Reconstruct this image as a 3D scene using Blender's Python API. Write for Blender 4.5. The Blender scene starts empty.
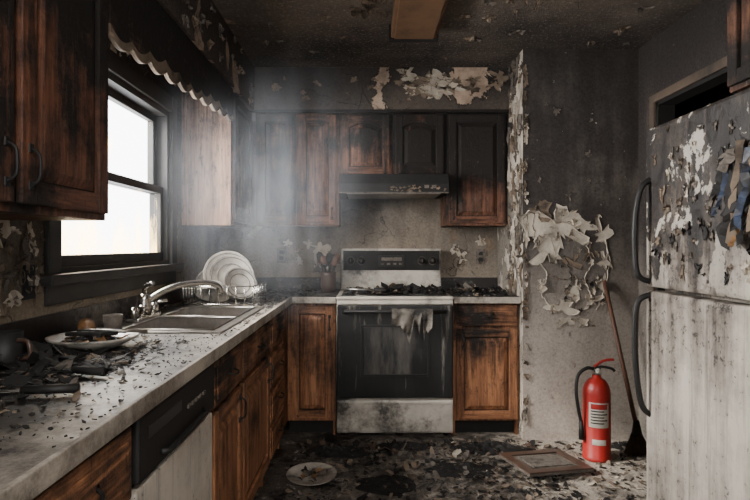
import bpy, bmesh, math, random
from mathutils import Vector, Matrix, noise as mn
R = random.Random(7)
V = Vector

# ------------------------------------------------------------------ materials
class G:
    def __init__(s, name):
        s.m = bpy.data.materials.new(name); s.m.use_nodes = True
        s.nt = s.m.node_tree; s.b = s.nt.nodes['Principled BSDF']
        s.geo = s.nt.nodes.new('ShaderNodeNewGeometry')
        s.pos = s.geo.outputs['Position']
        sp = s.nt.nodes.new('ShaderNodeSeparateXYZ'); s.nt.links.new(s.pos, sp.inputs[0])
        s.x, s.y, s.z = sp.outputs
    def put(s, sock, v):
        if isinstance(v, bpy.types.NodeSocket): s.nt.links.new(v, sock)
        elif isinstance(v, (tuple, list)):
            sock.default_value = tuple(v) + ((1,) if len(v) == 3 and sock.type == 'RGBA' else ())
        else: sock.default_value = v
    def math(s, op, a, b=0.0, clamp=False):
        n = s.nt.nodes.new('ShaderNodeMath'); n.operation = op; n.use_clamp = clamp
        s.put(n.inputs[0], a); s.put(n.inputs[1], b); return n.outputs[0]
    def mapped(s, sc, off=(0,0,0)):
        n = s.nt.nodes.new('ShaderNodeMapping'); s.nt.links.new(s.pos, n.inputs[0])
        n.inputs['Scale'].default_value = sc; n.inputs['Location'].default_value = off
        return n.outputs[0]
    def noise(s, scale, vec=(1,1,1), detail=6, rough=.6, off=(0,0,0), dist=0):
        n = s.nt.nodes.new('ShaderNodeTexNoise'); s.nt.links.new(s.mapped(vec, off), n.inputs['Vector'])
        n.inputs['Scale'].default_value = scale; n.inputs['Detail'].default_value = detail
        n.inputs['Roughness'].default_value = rough; n.inputs['Distortion'].default_value = dist
        return n.outputs['Fac']
    def vor(s, scale, feat='DISTANCE_TO_EDGE', off=(0,0,0), warp=.25):
        nn = s.nt.nodes.new('ShaderNodeTexNoise'); s.nt.links.new(s.pos, nn.inputs['Vector']); nn.inputs['Scale'].default_value = 5; nn.inputs['Detail'].default_value=5
        a = s.nt.nodes.new('ShaderNodeVectorMath'); a.operation = 'SCALE'; s.nt.links.new(nn.outputs['Color'], a.inputs[0]); a.inputs['Scale'].default_value = warp
        b = s.nt.nodes.new('ShaderNodeVectorMath'); b.operation = 'ADD'; s.nt.links.new(a.outputs[0], b.inputs[0]); s.nt.links.new(s.mapped((1,1,1), off), b.inputs[1])
        n = s.nt.nodes.new('ShaderNodeTexVoronoi'); n.feature = feat; n.inputs['Scale'].default_value = scale
        s.nt.links.new(b.outputs[0], n.inputs['Vector']); return n.outputs['Distance']
    def rng(s, v, a, b, c=0., d=1.):
        n = s.nt.nodes.new('ShaderNodeMapRange'); n.clamp = True
        s.put(n.inputs[0], v)
        for i, q in enumerate((a, b, c, d)): n.inputs[i+1].default_value = q
        return n.outputs[0]
    def mix(s, f, a, b, mode='MIX'):
        n = s.nt.nodes.new('ShaderNodeMix'); n.data_type = 'RGBA'; n.blend_type = mode
        s.put(n.inputs[0], f); s.put(n.inputs[6], a); s.put(n.inputs[7], b); return n.outputs[2]
    def bump(s, h, strength=.5, dist=.01):
        n = s.nt.nodes.new('ShaderNodeBump'); n.inputs['Strength'].default_value = strength
        n.inputs['Distance'].default_value = dist; s.put(n.inputs['Height'], h)
        s.nt.links.new(n.outputs[0], s.b.inputs['Normal'])
    def out(s, col, rough=.7, metal=0., spec=.4):
        s.put(s.b.inputs['Base Color'], col); s.put(s.b.inputs['Roughness'], rough)
        s.put(s.b.inputs['Metallic'], metal); s.b.inputs['Specular IOR Level'].default_value = spec
        return s.m

def hexc(h):
    c = [int(h[i:i+2], 16)/255 for i in (0, 2, 4)]
    return tuple((x/12.92 if x <= .04045 else ((x+.055)/1.055)**2.4) for x in c)

def wallmat(name, clean, dark, plaster, z0, z1, peel=.6, k=1.2, off=(0,0,0), amb=0.0, cracks=.5, streak=.5):
    g = G(name)
    big = g.noise(1.6, detail=7, rough=.62, off=off)
    zz = g.rng(g.z, z0, z1)
    so = g.math('ADD', zz, g.math('MULTIPLY', g.math('SUBTRACT', big, .5), k))
    so = g.rng(g.math('ADD', so, amb), 0, 1)
    st = g.noise(9, (1, 1, .12), detail=5, rough=.6, off=off)
    so = g.rng(g.math('ADD', so, g.math('MULTIPLY', g.math('SUBTRACT', st, .5), streak)), 0, 1)
    col = g.mix(so, clean, dark)
    col = g.mix(g.rng(g.z, 1.7, 2.4, 0, .6), col, tuple(c*.45 for c in dark))  # darker near the ceiling: upper-wall shadow painted in on top of the soot
    grit = g.noise(70, detail=4, rough=.7)
    col = g.mix(g.rng(grit, .4, .75, .0, .4), col, tuple(c*.35 for c in dark))
    sp = g.noise(22, detail=8, rough=.75, off=(3,1,2))
    col = g.mix(g.rng(sp, .66, .69), col, tuple(c*1.1 for c in clean))
    col = g.mix(g.rng(g.noise(14, detail=8, rough=.75, off=(7,3,1)), .58, .68, 0, .8), col, tuple(c*.4 for c in dark))
    pn = g.noise(2.3, detail=9, rough=.62, off=(off[0]+5, off[1]+2, off[2]+9), dist=.4)
    pm = g.rng(pn, peel, peel+.008)
    edge = g.math('MULTIPLY', g.rng(pn, peel-.012, peel-.003), g.math('SUBTRACT', 1, pm))
    pc = g.mix(g.rng(g.noise(6, detail=7, rough=.7), .4, .65), plaster, tuple(c*.35 for c in plaster))
    col = g.mix(pm, col, pc)
    col = g.mix(g.math('MULTIPLY', edge, .8), col, (.004, .0035, .003))
    cr = g.vor(3.2, off=off)
    cm = g.math('MULTIPLY', g.rng(cr, .004, .012, 1, 0), g.rng(g.noise(1.7, off=(1,8,2)), cracks, cracks+.06))
    col = g.mix(g.math('MULTIPLY', cm, .7), col, (.003, .003, .003))
    h = g.math('ADD', g.math('MULTIPLY', grit, .25), g.math('MULTIPLY', pm, -.6))
    h = g.math('ADD', h, g.math('MULTIPLY', cm, -.5)); h = g.math('ADD', h, g.math('MULTIPLY', sp, .5))
    g.bump(h, .7, .008)
    return g.out(col, g.rng(grit, .3, .7, .55, .9))

def woodmat(name, light, dark, zc0, zc1, k=1.4, amb=0., grain='v', off=(0,0,0)):
    g = G(name)
    vec = (1, 1, .07) if grain == 'v' else (.1, .1, 1.5)
    gr = g.noise(26, vec, detail=7, rough=.65, off=off, dist=.6)
    gr2 = g.noise(90, vec, detail=3, rough=.6)
    col = g.mix(g.rng(gr, .32, .68), light, dark)
    col = g.mix(g.rng(gr2, .45, .7, 0, .7), col, tuple(c*.4 for c in dark))
    big = g.noise(3.4, detail=8, rough=.68, off=(off[0]+2, off[1], off[2]+4))
    ch = g.math('ADD', g.rng(g.z, zc0, zc1), g.math('MULTIPLY', g.math('SUBTRACT', big, .5), k*1.5))
    ch = g.math('ADD', ch, amb)
    ch = g.math('ADD', ch, g.math('MULTIPLY', g.math('SUBTRACT', gr, .5), .8))
    ch = g.rng(ch, .22, .72)
    col = g.mix(ch, col, (.011, .0085, .007))
    fl = g.rng(g.noise(17, (1,1,.5), detail=9, rough=.8, off=(9,9,1)), .60, .66)
    col = g.mix(g.math('MULTIPLY', fl, .5), col, (.13, .10, .08))
    bl = g.rng(g.noise(30, (1,1,.4), detail=9, rough=.8, off=(1,9,5)), .55, .64, 0, .85)
    col = g.mix(bl, col, (.01,.008,.006))
    g.bump(g.math('ADD', gr, g.math('MULTIPLY', g.noise(40, detail=6), g.math('MULTIPLY', ch, 1.6))), .6, .006)
    return g.out(col, g.rng(ch, 0, 1, .5, .8), 0, .3)

def simple(name, c, rough=.5, metal=0., var=.5, scale=20, soot=.5, spec=.5, bump=.2):
    g = G(name)
    n = g.noise(scale, detail=7, rough=.68)
    col = g.mix(g.rng(n, .35, .7, 0, var), c, tuple(q*.3 for q in c))
    n2 = g.noise(scale*.3, detail=8, rough=.7, off=(4,4,4))
    col = g.mix(g.rng(n2, .62-soot*.2, .75-soot*.2, 0, min(1, soot*1.5)), col, (.008, .007, .006))
    g.bump(n, bump, .003)
    return g.out(col, rough, metal, spec)

M = {}
M['wall_back'] = wallmat('soot_wall_back', hexc('958878'), hexc('2b2522'), hexc('a0968a'), .95, 1.7, .66, 1.5, (0,0,0), .1)
M['wall_left'] = wallmat('soot_wall_left', hexc('9c8c76'), hexc('221e1b'), hexc('b5aa9a'), .8, 1.5, .62, 1.3, (3,1,0), .08)
M['wall_closet'] = wallmat('soot_wall_closet', hexc('b3a89c'), hexc('302a27'), hexc('c0b7aa'), .1, 1.45, .72, .8, (1,4,2), .0, .7, .5)
M['wall_side'] = wallmat('soot_wall_side', hexc('b0a596'), hexc('2a2521'), hexc('c0b6a8'), .2, 2.4, .56, 1.0, (2,4,1), .15)
M['wall_right'] = wallmat('soot_wall_right', hexc('9a9187'), hexc('302a27'), hexc('b0a699'), .2, 1.5, .72, .9, (5,4,2), .05, .7)
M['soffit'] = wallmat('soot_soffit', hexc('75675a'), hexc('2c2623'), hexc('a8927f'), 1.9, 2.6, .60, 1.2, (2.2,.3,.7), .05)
g = G('popcorn_ceiling')
pop = g.noise(50, detail=5, rough=.78)
big = g.noise(1.3, detail=7, rough=.6)
col = g.mix(g.rng(big, .35, .65), hexc('75685c'), hexc('2b2522'))
col = g.mix(g.rng(pop, .54, .70, 0, .8), col, hexc('b3a598'))
pn = g.noise(1.6, detail=9, rough=.6, off=(1.3, 2, 5), dist=.5)
pm = g.rng(pn, .65, .66)
col = g.mix(pm, col, g.mix(g.rng(g.noise(8), .4, .6), hexc('a88f78'), hexc('5a4a3e')))
g.bump(g.math('ADD', pop, g.math('MULTIPLY', pm, -.6)), 1.0, .025)
M['ceil'] = g.out(col, .85)
g = G('ash_covered_floor')
n1 = g.noise(2.2, detail=9, rough=.7); n2 = g.noise(11, detail=9, rough=.78, off=(2,2,2)); n3 = g.noise(60, detail=5, rough=.7)
rt = g.rng(g.x, -.1, 1.5)
col = g.mix(g.rng(n1, .38, .62), hexc('332d29'), hexc('7a7065'))
col = g.mix(g.rng(g.math('ADD', n2, g.math('MULTIPLY', rt, .16)), .53, .64, 0, .9), col, hexc('b3a89a'))
col = g.mix(g.rng(g.math('SUBTRACT', g.noise(7, detail=9, rough=.75, off=(6,1,0)), g.math('MULTIPLY', rt, .1)), .47, .57), col, (.011, .0098, .009))
col = g.mix(g.rng(n3, .5, .7, 0, .6), col, (.01, .009, .008))
g.bump(g.math('ADD', n2, g.math('MULTIPLY', n3, .5)), 1.0, .025)
M['floor'] = g.out(col, g.rng(n1, .4, .6, .3, .8))
g = G('sooty_laminate')
n1 = g.noise(3.5, detail=9, rough=.72); n2 = g.noise(60, detail=9, rough=.8)
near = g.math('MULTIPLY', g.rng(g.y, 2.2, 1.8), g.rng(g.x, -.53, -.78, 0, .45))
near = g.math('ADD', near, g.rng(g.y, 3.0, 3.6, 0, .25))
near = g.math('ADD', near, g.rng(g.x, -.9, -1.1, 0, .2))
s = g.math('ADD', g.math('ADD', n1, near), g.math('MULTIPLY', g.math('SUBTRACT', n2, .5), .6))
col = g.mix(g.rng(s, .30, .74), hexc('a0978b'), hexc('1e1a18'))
g.bump(n2, .3, .003)
M['counter'] = g.out(col, g.rng(n1, .4, .6, .38, .65))
g = G('laminate_edge')
n1 = g.noise(5, (1,1,1), detail=9, rough=.82)
col = g.mix(g.rng(n1, .42, .64), hexc('a59c8f'), hexc('51483f'))
M['counter_edge'] = g.out(col, .55)

M['wood_up'] = woodmat('charred_oak_upper', hexc('8c6048'), hexc('523326'), 1.2, 2.5, 1.6, -.04)
M['wood_up_h'] = woodmat('charred_oak_upper_rail', hexc('8c6048'), hexc('523326'), 1.2, 2.5, 1.6, -.04, 'h')
M['wood_dark'] = woodmat('burnt_oak_dark', hexc('7c513c'), hexc('402a1f'), 1.25, 2.3, 2.0, .2)
M['wood_dark_h'] = woodmat('burnt_oak_dark_rail', hexc('7c513c'), hexc('402a1f'), 1.25, 2.3, 2.0, .2, 'h')
M['wood_low'] = woodmat('oak_lower', hexc('a87450'), hexc('66422d'), -.6, 1.5, 1.4, -.2)
M['wood_low_h'] = woodmat('oak_lower_rail', hexc('a87450'), hexc('66422d'), -.6, 1.5, 1.4, -.18, 'h')
M['wood_lit'] = woodmat('oak_end_panel_lit', hexc('b5917a'), hexc('835f49'), .9, 3.2, 1., -.15)  # paler oak copy, window light painted into the end panel's colour
M['char'] = simple('char_black', (.014, .0125, .0115), .75, 0, .5, 30, .2, .3, .6)
M['ash'] = simple('ash_grey', hexc('6d655d'), .9, 0, .8, 40, .5, .2, .5)
M['flake'] = simple('paint_flake', hexc('bdb2a2'), .85, 0, .7, 9, .42, .2, .4)
M['flake_d'] = simple('paint_flake_dirty', hexc('7a6b5c'), .85, 0, .7, 12, .5, .2, .4)
M['blackgl'] = simple('black_glass', (.012, .012, .013), .3, 0, .3, 10, .3, .4, .05)
M['black'] = simple('black_plastic', (.014, .013, .012), .55, 0, .4, 20, .3, .3, .2)
M['enamel'] = simple('white_enamel_sooty', hexc('bdb5a8'), .4, 0, .5, 9, .6, .4, .1)
M['steel'] = simple('stained_steel', hexc('a8a39c'), .35, 1., .6, 14, .4, .5, .15)
M['chrome'] = simple('dull_chrome', hexc('c4c0ba'), .22, 1., .3, 20, .15, .5, .05)
M['china'] = simple('dirty_china', hexc('aea79c'), .35, 0, .6, 18, .6, .5, .05)
M['crock'] = simple('brown_crock', hexc('4a372d'), .4, 0, .5, 18, .4)
M['red'] = simple('red_paint', hexc('a02520'), .4, 0, .4, 14, .5, .5, .05)
M['label'] = simple('white_label', hexc('b0aba0'), .5, 0, .3, 20, .3)
M['cloth'] = simple('burnt_cloth', hexc('6d665d'), .9, 0, .8, 14, .9)
M['blue'] = simple('melted_blue_plastic', hexc('36435c'), .5, 0, .8, 30, .9)
M['orange'] = simple('scorched_orange_plastic', hexc('8c6640'), .5, 0, .6, 16, .5)
M['woodstick'] = simple('handle_wood', hexc('5c3c2b'), .6, 0, .6, 16, .5)
M['bristle'] = simple('bristles', hexc('5a4a3c'), .9, 0, .7, 60, .3)
M['frame'] = simple('sooty_window_frame', hexc('33302d'), .55, 0, .6, 9, .4, .3)
M['fixture'] = simple('scorched_fixture', hexc('6b4f38'), .6, 0, .7, 7, .5)
M['doortrim'] = simple('sooty_door_trim', hexc('5a4c40'), .7, 0, .7, 7, .5)
g = G('sooty_oven_glass')
n = g.noise(7, (1,1,.2), detail=8, rough=.7)
col = g.mix(g.rng(n, .45, .75), (.010,.010,.010), hexc('5a554e'))
M['ovenglass'] = g.out(col, g.rng(n, .4, .6, .3, .6), 0, .35)
g = G('oven_door_black')
n = g.noise(16, (1,1,.08), detail=8, rough=.75)
nb = g.noise(2.5, detail=6)
col = g.mix(g.rng(nb, .4, .7), (.006,.006,.006), (.016,.015,.014))
col = g.mix(g.rng(g.math('ADD', n, g.rng(g.z, .6, .85, 0, .06)), .59, .70, 0, .65), col, hexc('8a8379'))
M['ovendoor'] = g.out(col, g.rng(n, .4, .6, .35, .65), 0, .3)
def appliance(name, z0, z1, amb, k=1.):
    g = G(name)
    big = g.noise(2.8, detail=9, rough=.7, off=(1,.7,.2)); st = g.noise(10, (1,1,.12), detail=7, rough=.65)
    s = g.math('ADD', g.rng(g.z, z0, z1), g.math('MULTIPLY', g.math('SUBTRACT', big, .5), 2.0*k))
    s = g.math('ADD', s, g.math('MULTIPLY', g.math('SUBTRACT', st, .5), 1.8*k)); s = g.math('ADD', s, amb)
    far = g.rng(g.y, 1.5, 2.2, 0, .3)
    if 'fridge' in name: s = g.math('ADD', s, far)
    col = g.mix(g.rng(s, .0, .9), hexc('bfb6a9'), hexc('4e453d'))
    col = g.mix(g.rng(s, .75, 1.2), col, hexc('1c1816'))
    sp = g.noise(30, detail=9, rough=.78)
    col = g.mix(g.rng(g.math('ADD', sp, g.math('MULTIPLY', g.rng(s, 0, 1), .12)), .62, .66, 0, .85), col, (.012,.01,.009))
    dr = g.noise(20, (1,1,.04), detail=6, rough=.7, off=(3,3,3))
    col = g.mix(g.rng(dr, .54, .68, 0, .7), col, hexc('4a4038'))
    pl = g.noise(5.5, detail=9, rough=.66, off=(2,6,3), dist=.3)
    col = g.mix(g.math('MULTIPLY', g.rng(pl, .55, .555), g.rng(g.z, .9, 1.3, 0, .85)), col, hexc('aaa397'))
    g.bump(g.math('ADD', sp, g.rng(pl, .54, .56)), .35, .004)
    return g.out(col, g.rng(sp, .4, .6, .35, .6))
M['fridge'] = appliance('fridge_scorched_white', .6, 1.6, .06, 1.)
M['dw'] = appliance('dishwasher_white', .3, 2.4, -.05, .6)
g = G('grimy_glass')
g.m.node_tree.nodes.remove(g.b)
tr = g.nt.nodes.new('ShaderNodeBsdfTransparent'); di = g.nt.nodes.new('ShaderNodeBsdfTranslucent')
di.inputs[0].default_value = (*hexc('b79a5e'), 1)
mx = g.nt.nodes.new('ShaderNodeMixShader')
n = g.noise(5, (1,1,.5), detail=8, rough=.65)
f = g.rng(g.math('ADD', n, g.rng(g.z, 1.45, 1.13, 0, .3)), .56, .85, 0.0, .9)
g.nt.links.new(f, mx.inputs[0]); g.nt.links.new(tr.outputs[0], mx.inputs[1]); g.nt.links.new(di.outputs[0], mx.inputs[2])
g.nt.links.new(mx.outputs[0], g.nt.nodes['Material Output'].inputs[0])
M['glass'] = g.m

# ------------------------------------------------------------------ mesh builder
ROOTS = {}
class O:
    def __init__(s, name, parent=None):
        s.name = name; s.bm = bmesh.new(); s.mats = []; s.parent = parent
    def mi(s, m):
        if m not in s.mats: s.mats.append(m)
        return s.mats.index(m)
    def add(s, vs, fs, m, smooth=False):
        bv = [s.bm.verts.new(v) for v in vs]; i = s.mi(m)
        for f in fs:
            try:
                q = s.bm.faces.new([bv[k] for k in f]); q.material_index = i; q.smooth = smooth
            except ValueError: pass
        return bv
    def box(s, x0, x1, y0, y1, z0, z1, m, bev=0.):
        x0, x1 = min(x0,x1), max(x0,x1); y0, y1 = min(y0,y1), max(y0,y1); z0, z1 = min(z0,z1), max(z0,z1)
        t = bmesh.new(); bmesh.ops.create_cube(t, size=1)
        for v in t.verts:
            v.co = V((x0 if v.co.x < 0 else x1, y0 if v.co.y < 0 else y1, z0 if v.co.z < 0 else z1))
        if bev > 0: bmesh.ops.bevel(t, geom=t.edges[:], offset=bev, segments=2, affect='EDGES', profile=.6)
        s.merge(t, m)
    def merge(s, t, m, mat=None, smooth=False):
        t.verts.index_update()
        vs = [(mat @ v.co if mat else v.co.copy()) for v in t.verts]
        s.add(vs, [[v.index for v in f.verts] for f in t.faces], m, smooth); t.free()
    def lathe(s, prof, m, mat=Matrix(), n=32, a0=0, a1=2*math.pi):
        full = abs(a1-a0-2*math.pi) < 1e-6; k = n if full else n+1; vs = []; fs = []
        for r, z in prof:
            for i in range(k):
                a = a0+(a1-a0)*i/n; vs.append(mat @ V((r*math.cos(a), r*math.sin(a), z)))
        for j in range(len(prof)-1):
            for i in range(n):
                i2 = (i+1) % k; fs.append((j*k+i, j*k+i2, (j+1)*k+i2, (j+1)*k+i))
        if full:
            if prof[0][0] > 1e-5: fs.append(tuple(range(k))[::-1])
            if prof[-1][0] > 1e-5: fs.append(tuple((len(prof)-1)*k+i for i in range(k)))
        s.add(vs, fs, m, True)
    def tube(s, pts, r, m, n=10, smoothp=True):
        pts = [V(p) for p in pts]
        if smoothp and len(pts) > 2:
            q = []
            for i in range(len(pts)-1):
                p0 = pts[max(i-1,0)]; p1 = pts[i]; p2 = pts[i+1]; p3 = pts[min(i+2,len(pts)-1)]
                for k in range(6):
                    t = k/6; q.append(.5*((2*p1)+(p2-p0)*t+(2*p0-5*p1+4*p2-p3)*t*t+(-p0+3*p1-3*p2+p3)*t**3))
            q.append(pts[-1]); pts = q
        rr = r if callable(r) else (lambda t: r)
        vs = []; fs = []; up = None
        for i, p in enumerate(pts):
            d = (pts[min(i+1,len(pts)-1)]-pts[max(i-1,0)]).normalized()
            if up is None: up = V((0,0,1)) if abs(d.z) < .9 else V((1,0,0))
            a = d.cross(up).normalized(); up = a.cross(d).normalized()
            q = rr(i/(len(pts)-1))
            for k in range(n):
                t = 2*math.pi*k/n; vs.append(p+a*math.cos(t)*q+up*math.sin(t)*q)
        for i in range(len(pts)-1):
            for k in range(n):
                fs.append((i*n+k, i*n+(k+1) % n, (i+1)*n+(k+1) % n, (i+1)*n+k))
        fs.append(tuple(range(n))[::-1]); fs.append(tuple((len(pts)-1)*n+k for k in range(n)))
        s.add(vs, fs, m, True)
    def prism(s, F, poly, o0, o1, m):
        n = len(poly); vs = [F(x, o0, z) for x, z in poly]+[F(x, o1, z) for x, z in poly]
        fs = [tuple(range(n)), tuple(range(n, 2*n))[::-1]]+[(i, (i+1) % n, n+(i+1) % n, n+i) for i in range(n)]
        s.add(vs, fs, m)
    def fbox(s, F, x0, x1, o0, o1, z0, z1, m, bev=0.):
        a = F(x0, o0, z0); b = F(x1, o1, z1); s.box(a.x, b.x, a.y, b.y, a.z, b.z, m, bev)
    def shard(s, c, size, m, tilt=.5, thick=.002):
        k = R.randint(4, 6); a0 = R.random()*6.28; top = []; bot = []
        rot = Matrix.Rotation(R.uniform(-tilt, tilt), 3, 'X') @ Matrix.Rotation(R.uniform(-tilt, tilt), 3, 'Y')
        el = R.uniform(.35, 1); ca, sa = math.cos(a0), math.sin(a0)
        for i in range(k):
            a = 6.28*i/k+R.uniform(-.3, .3); r = size*R.uniform(.6, 1.1)
            x, y = r*math.cos(a), r*math.sin(a)*el
            top.append(rot @ V((x*ca-y*sa, x*sa+y*ca, R.uniform(0, size*.15))))
        mz = min(p.z for p in top)
        top = [V(c)+p-V((0,0,mz))+V((0,0,thick)) for p in top]
        bot = [p-V((0,0,thick)) for p in top]
        fs = [tuple(range(k)), tuple(range(k,2*k))[::-1]]+[(i,(i+1)%k,k+(i+1)%k,k+i) for i in range(k)]
        s.add(top+bot, fs, m)
    def heap(s, cx, cy, z, rx, ry, h, m, seed=0, n=40, rings=10):
        vs = [V((cx, cy, z+h))]; fs = []
        for j in range(1, rings+1):
            t = j/rings
            for i in range(n):
                a = 6.283*i/n; w = 1+.35*mn.noise(V((math.cos(a)*1.6+seed, math.sin(a)*1.6, seed*1.3)))
                x = cx+rx*t*w*math.cos(a); y = cy+ry*t*w*math.sin(a)
                q = mn.noise(V((x*22+seed, y*22, 1)))*.5+.6+.4*mn.noise(V((x*60, y*60, seed)))
                hh = h*max(0, (1-t**2))*max(.1, q) if t < 1 else 0
                vs.append(V((x, y, z+hh+.0005)))
        for i in range(n): fs.append((0, 1+i, 1+(i+1) % n))
        for j in range(rings-1):
            for i in range(n):
                fs.append((1+j*n+i, 1+(j+1)*n+i, 1+(j+1)*n+(i+1) % n, 1+j*n+(i+1) % n))
        s.add(vs, fs, m)
    def flake(s, c, F, r, m, curl=.03, asp=1., seed=None, rough=.35, k=22):
        sd = seed if seed is not None else R.random()*100
        rings = [(0, .002), (.5, .002), (.88, .003), (1., None)]
        vs = []; fs = []
        rad = []; cu = []
        for i in range(k):
            a = 6.283*i/k
            rad.append(r*max(.25, 1+rough*1.8*mn.noise(V((math.cos(a)*1.5+sd, math.sin(a)*1.5, sd)))+.7*rough*mn.noise(V((math.cos(a)*5+sd, math.sin(a)*5, sd)))+R.uniform(-.14,.1)))
            cu.append(curl*max(.04, .15+1.6*mn.noise(V((math.cos(a)+sd*2, math.sin(a), 3)))))
        for t, o in rings:
            for i in range(k):
                a = 6.283*i/k
                oo = o if o is not None else .004+cu[i]
                tt = t if o is not None else 1-.15*cu[i]/max(curl,.001)
                vs.append(F(c[0]+rad[i]*tt*math.cos(a), oo, c[1]+rad[i]*tt*math.sin(a)*asp))
        for j in range(len(rings)-1):
            for i in range(k): fs.append((j*k+i, j*k+(i+1)%k, (j+1)*k+(i+1)%k, (j+1)*k+i))
        s.add(vs, fs, m)
    def done(s, bevel=None):
        bmesh.ops.remove_doubles(s.bm, verts=s.bm.verts[:], dist=1e-6)
        bmesh.ops.recalc_face_normals(s.bm, faces=s.bm.faces[:])
        me = bpy.data.meshes.new(s.name); 
        lo = V((1e9,)*3); hi = V((-1e9,)*3)
        for v in s.bm.verts:
            for i in range(3): lo[i] = min(lo[i], v.co[i]); hi[i] = max(hi[i], v.co[i])
        c = V(((lo.x+hi.x)/2, (lo.y+hi.y)/2, lo.z))
        bmesh.ops.translate(s.bm, verts=s.bm.verts[:], vec=-c)
        s.bm.to_mesh(me); s.bm.free()
        for m in s.mats: me.materials.append(M[m])
        ob = bpy.data.objects.new(s.name, me); ob.location = c
        bpy.context.collection.objects.link(ob)
        if s.parent:
            p = ROOTS[s.parent]; ob.parent = p; ob.location = c-p.location
        elif s.name not in ROOTS: ROOTS[s.name] = ob
        return ob

XL, XR, YB, YF, XC, ZC, YN = -1.13, 1.73, 4.28, 3.58, .99, 2.5, -1.4
def FB(y):  return lambda x, o, z: V((x, y-o, z))
def FLf(x0): return lambda y, o, z: V((x0+o, y, z))
def FRf(x0): return lambda y, o, z: V((x0-o, y, z))

# ------------------------------------------------------------------ room shell
o = O('floor'); o.box(XL-.1, XR+1.4, YN-.1, 5.6, -.1, 0, 'floor'); o.done()
o = O('ceiling'); o.box(XL-.1, XR+1.4, YN-.1, 5.6, ZC, ZC+.1, 'ceil'); o.done()
o = O('wall_back'); o.box(XL-.1, XC, YB, YB+.1, 0, ZC, 'wall_back'); o.done()
o = O('wall_closet')
o.box(XC, XR+.1, YF, YB+.1, 0, ZC, 'wall_closet')
ob = o.done(); ob.data.materials.append(M['wall_side'])
for p in ob.data.polygons:
    if p.normal.x < -.9: p.material_index = 1
WY0, WY1, WZ0, WZ1 = 2.03, 3.18, 1.14, 2.0
o = O('wall_left')
o.box(XL-.1, XL, YN, WY0, 0, ZC, 'wall_left'); o.box(XL-.1, XL, WY1, YB, 0, ZC, 'wall_left')
o.box(XL-.1, XL, WY0, WY1, 0, WZ0, 'wall_left'); o.box(XL-.1, XL, WY0, WY1, WZ1, ZC, 'wall_left'); o.done()
DY0, DY1, DZ = 2.42, 3.36, 2.1
o = O('wall_right')
o.box(XR, XR+.1, YN, DY0, 0, ZC, 'wall_right'); o.box(XR, XR+.1, DY1, YF, 0, ZC, 'wall_right')
o.box(XR, XR+.1, DY0, DY1, DZ, ZC, 'wall_right'); o.done()
o = O('wall_hallway'); o.box(XR+1.2, XR+1.3, YN, 5.6, 0, ZC, 'wall_left'); o.box(XR+.1, XR+1.2, 1.6, 1.7, 0, ZC, 'wall_left')
o.box(XR, XR+1.2, 5.5, 5.6, 0, ZC, 'wall_left'); o.box(XR, XR+.1, YB+.1, 5.5, 0, ZC, 'wall_left'); o.done()
o = O('wall_rear')
RX0, RX1, RZ0, RZ1 = -.6, .9, 1.0, 2.25
o.box(XL-.1, RX0, YN-.1, YN, 0, ZC, 'wall_right'); o.box(RX1, XR+.1, YN-.1, YN, 0, ZC, 'wall_right')
o.box(RX0, RX1, YN-.1, YN, RZ1, ZC, 'wall_right'); o.box(RX0, RX1, YN-.1, YN, 0, RZ0, 'wall_right'); o.done()
o = O('rear_fill_window')  # unseen rear opening, added so sky fill enters from behind the camera
for q in ((RX0, RX0+.05, RZ0, RZ1), (RX1-.05, RX1, RZ0, RZ1), (RX0, RX1, RZ0, RZ0+.05), (RX0, RX1, RZ1-.05, RZ1), (.13, .17, RZ0, RZ1)): o.box(q[0], q[1], YN-.07, YN-.02, q[2], q[3], 'frame', .004)
o.done()
o = O('door_1')
for a, b in ((DY0-.05, DY0), (DY1, DY1+.05)): o.box(XR-.018, XR, a, b, 0, DZ+.05, 'doortrim', .004)
o.box(XR-.018, XR, DY0, DY1, DZ, DZ+.05, 'doortrim', .004)
o.box(XR, XR+.1, DY1-.02, DY1, 0, DZ, 'char'); o.box(XR, XR+.1, DY0, DY0+.02, 0, DZ, 'char'); o.box(XR, XR+.1, DY0, DY1, DZ-.02, DZ, 'char'); o.done()

o = O('trim_soffit')
o.box(XL, XC, 3.95, YB, 2.19, ZC, 'soffit'); o.box(XL, -.8, YN, 3.95, 2.19, ZC, 'soffit')
o.box(XL, XC, 3.935, 3.955, 2.18, 2.2, 'wood_dark_h', .003)
o.done()

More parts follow.
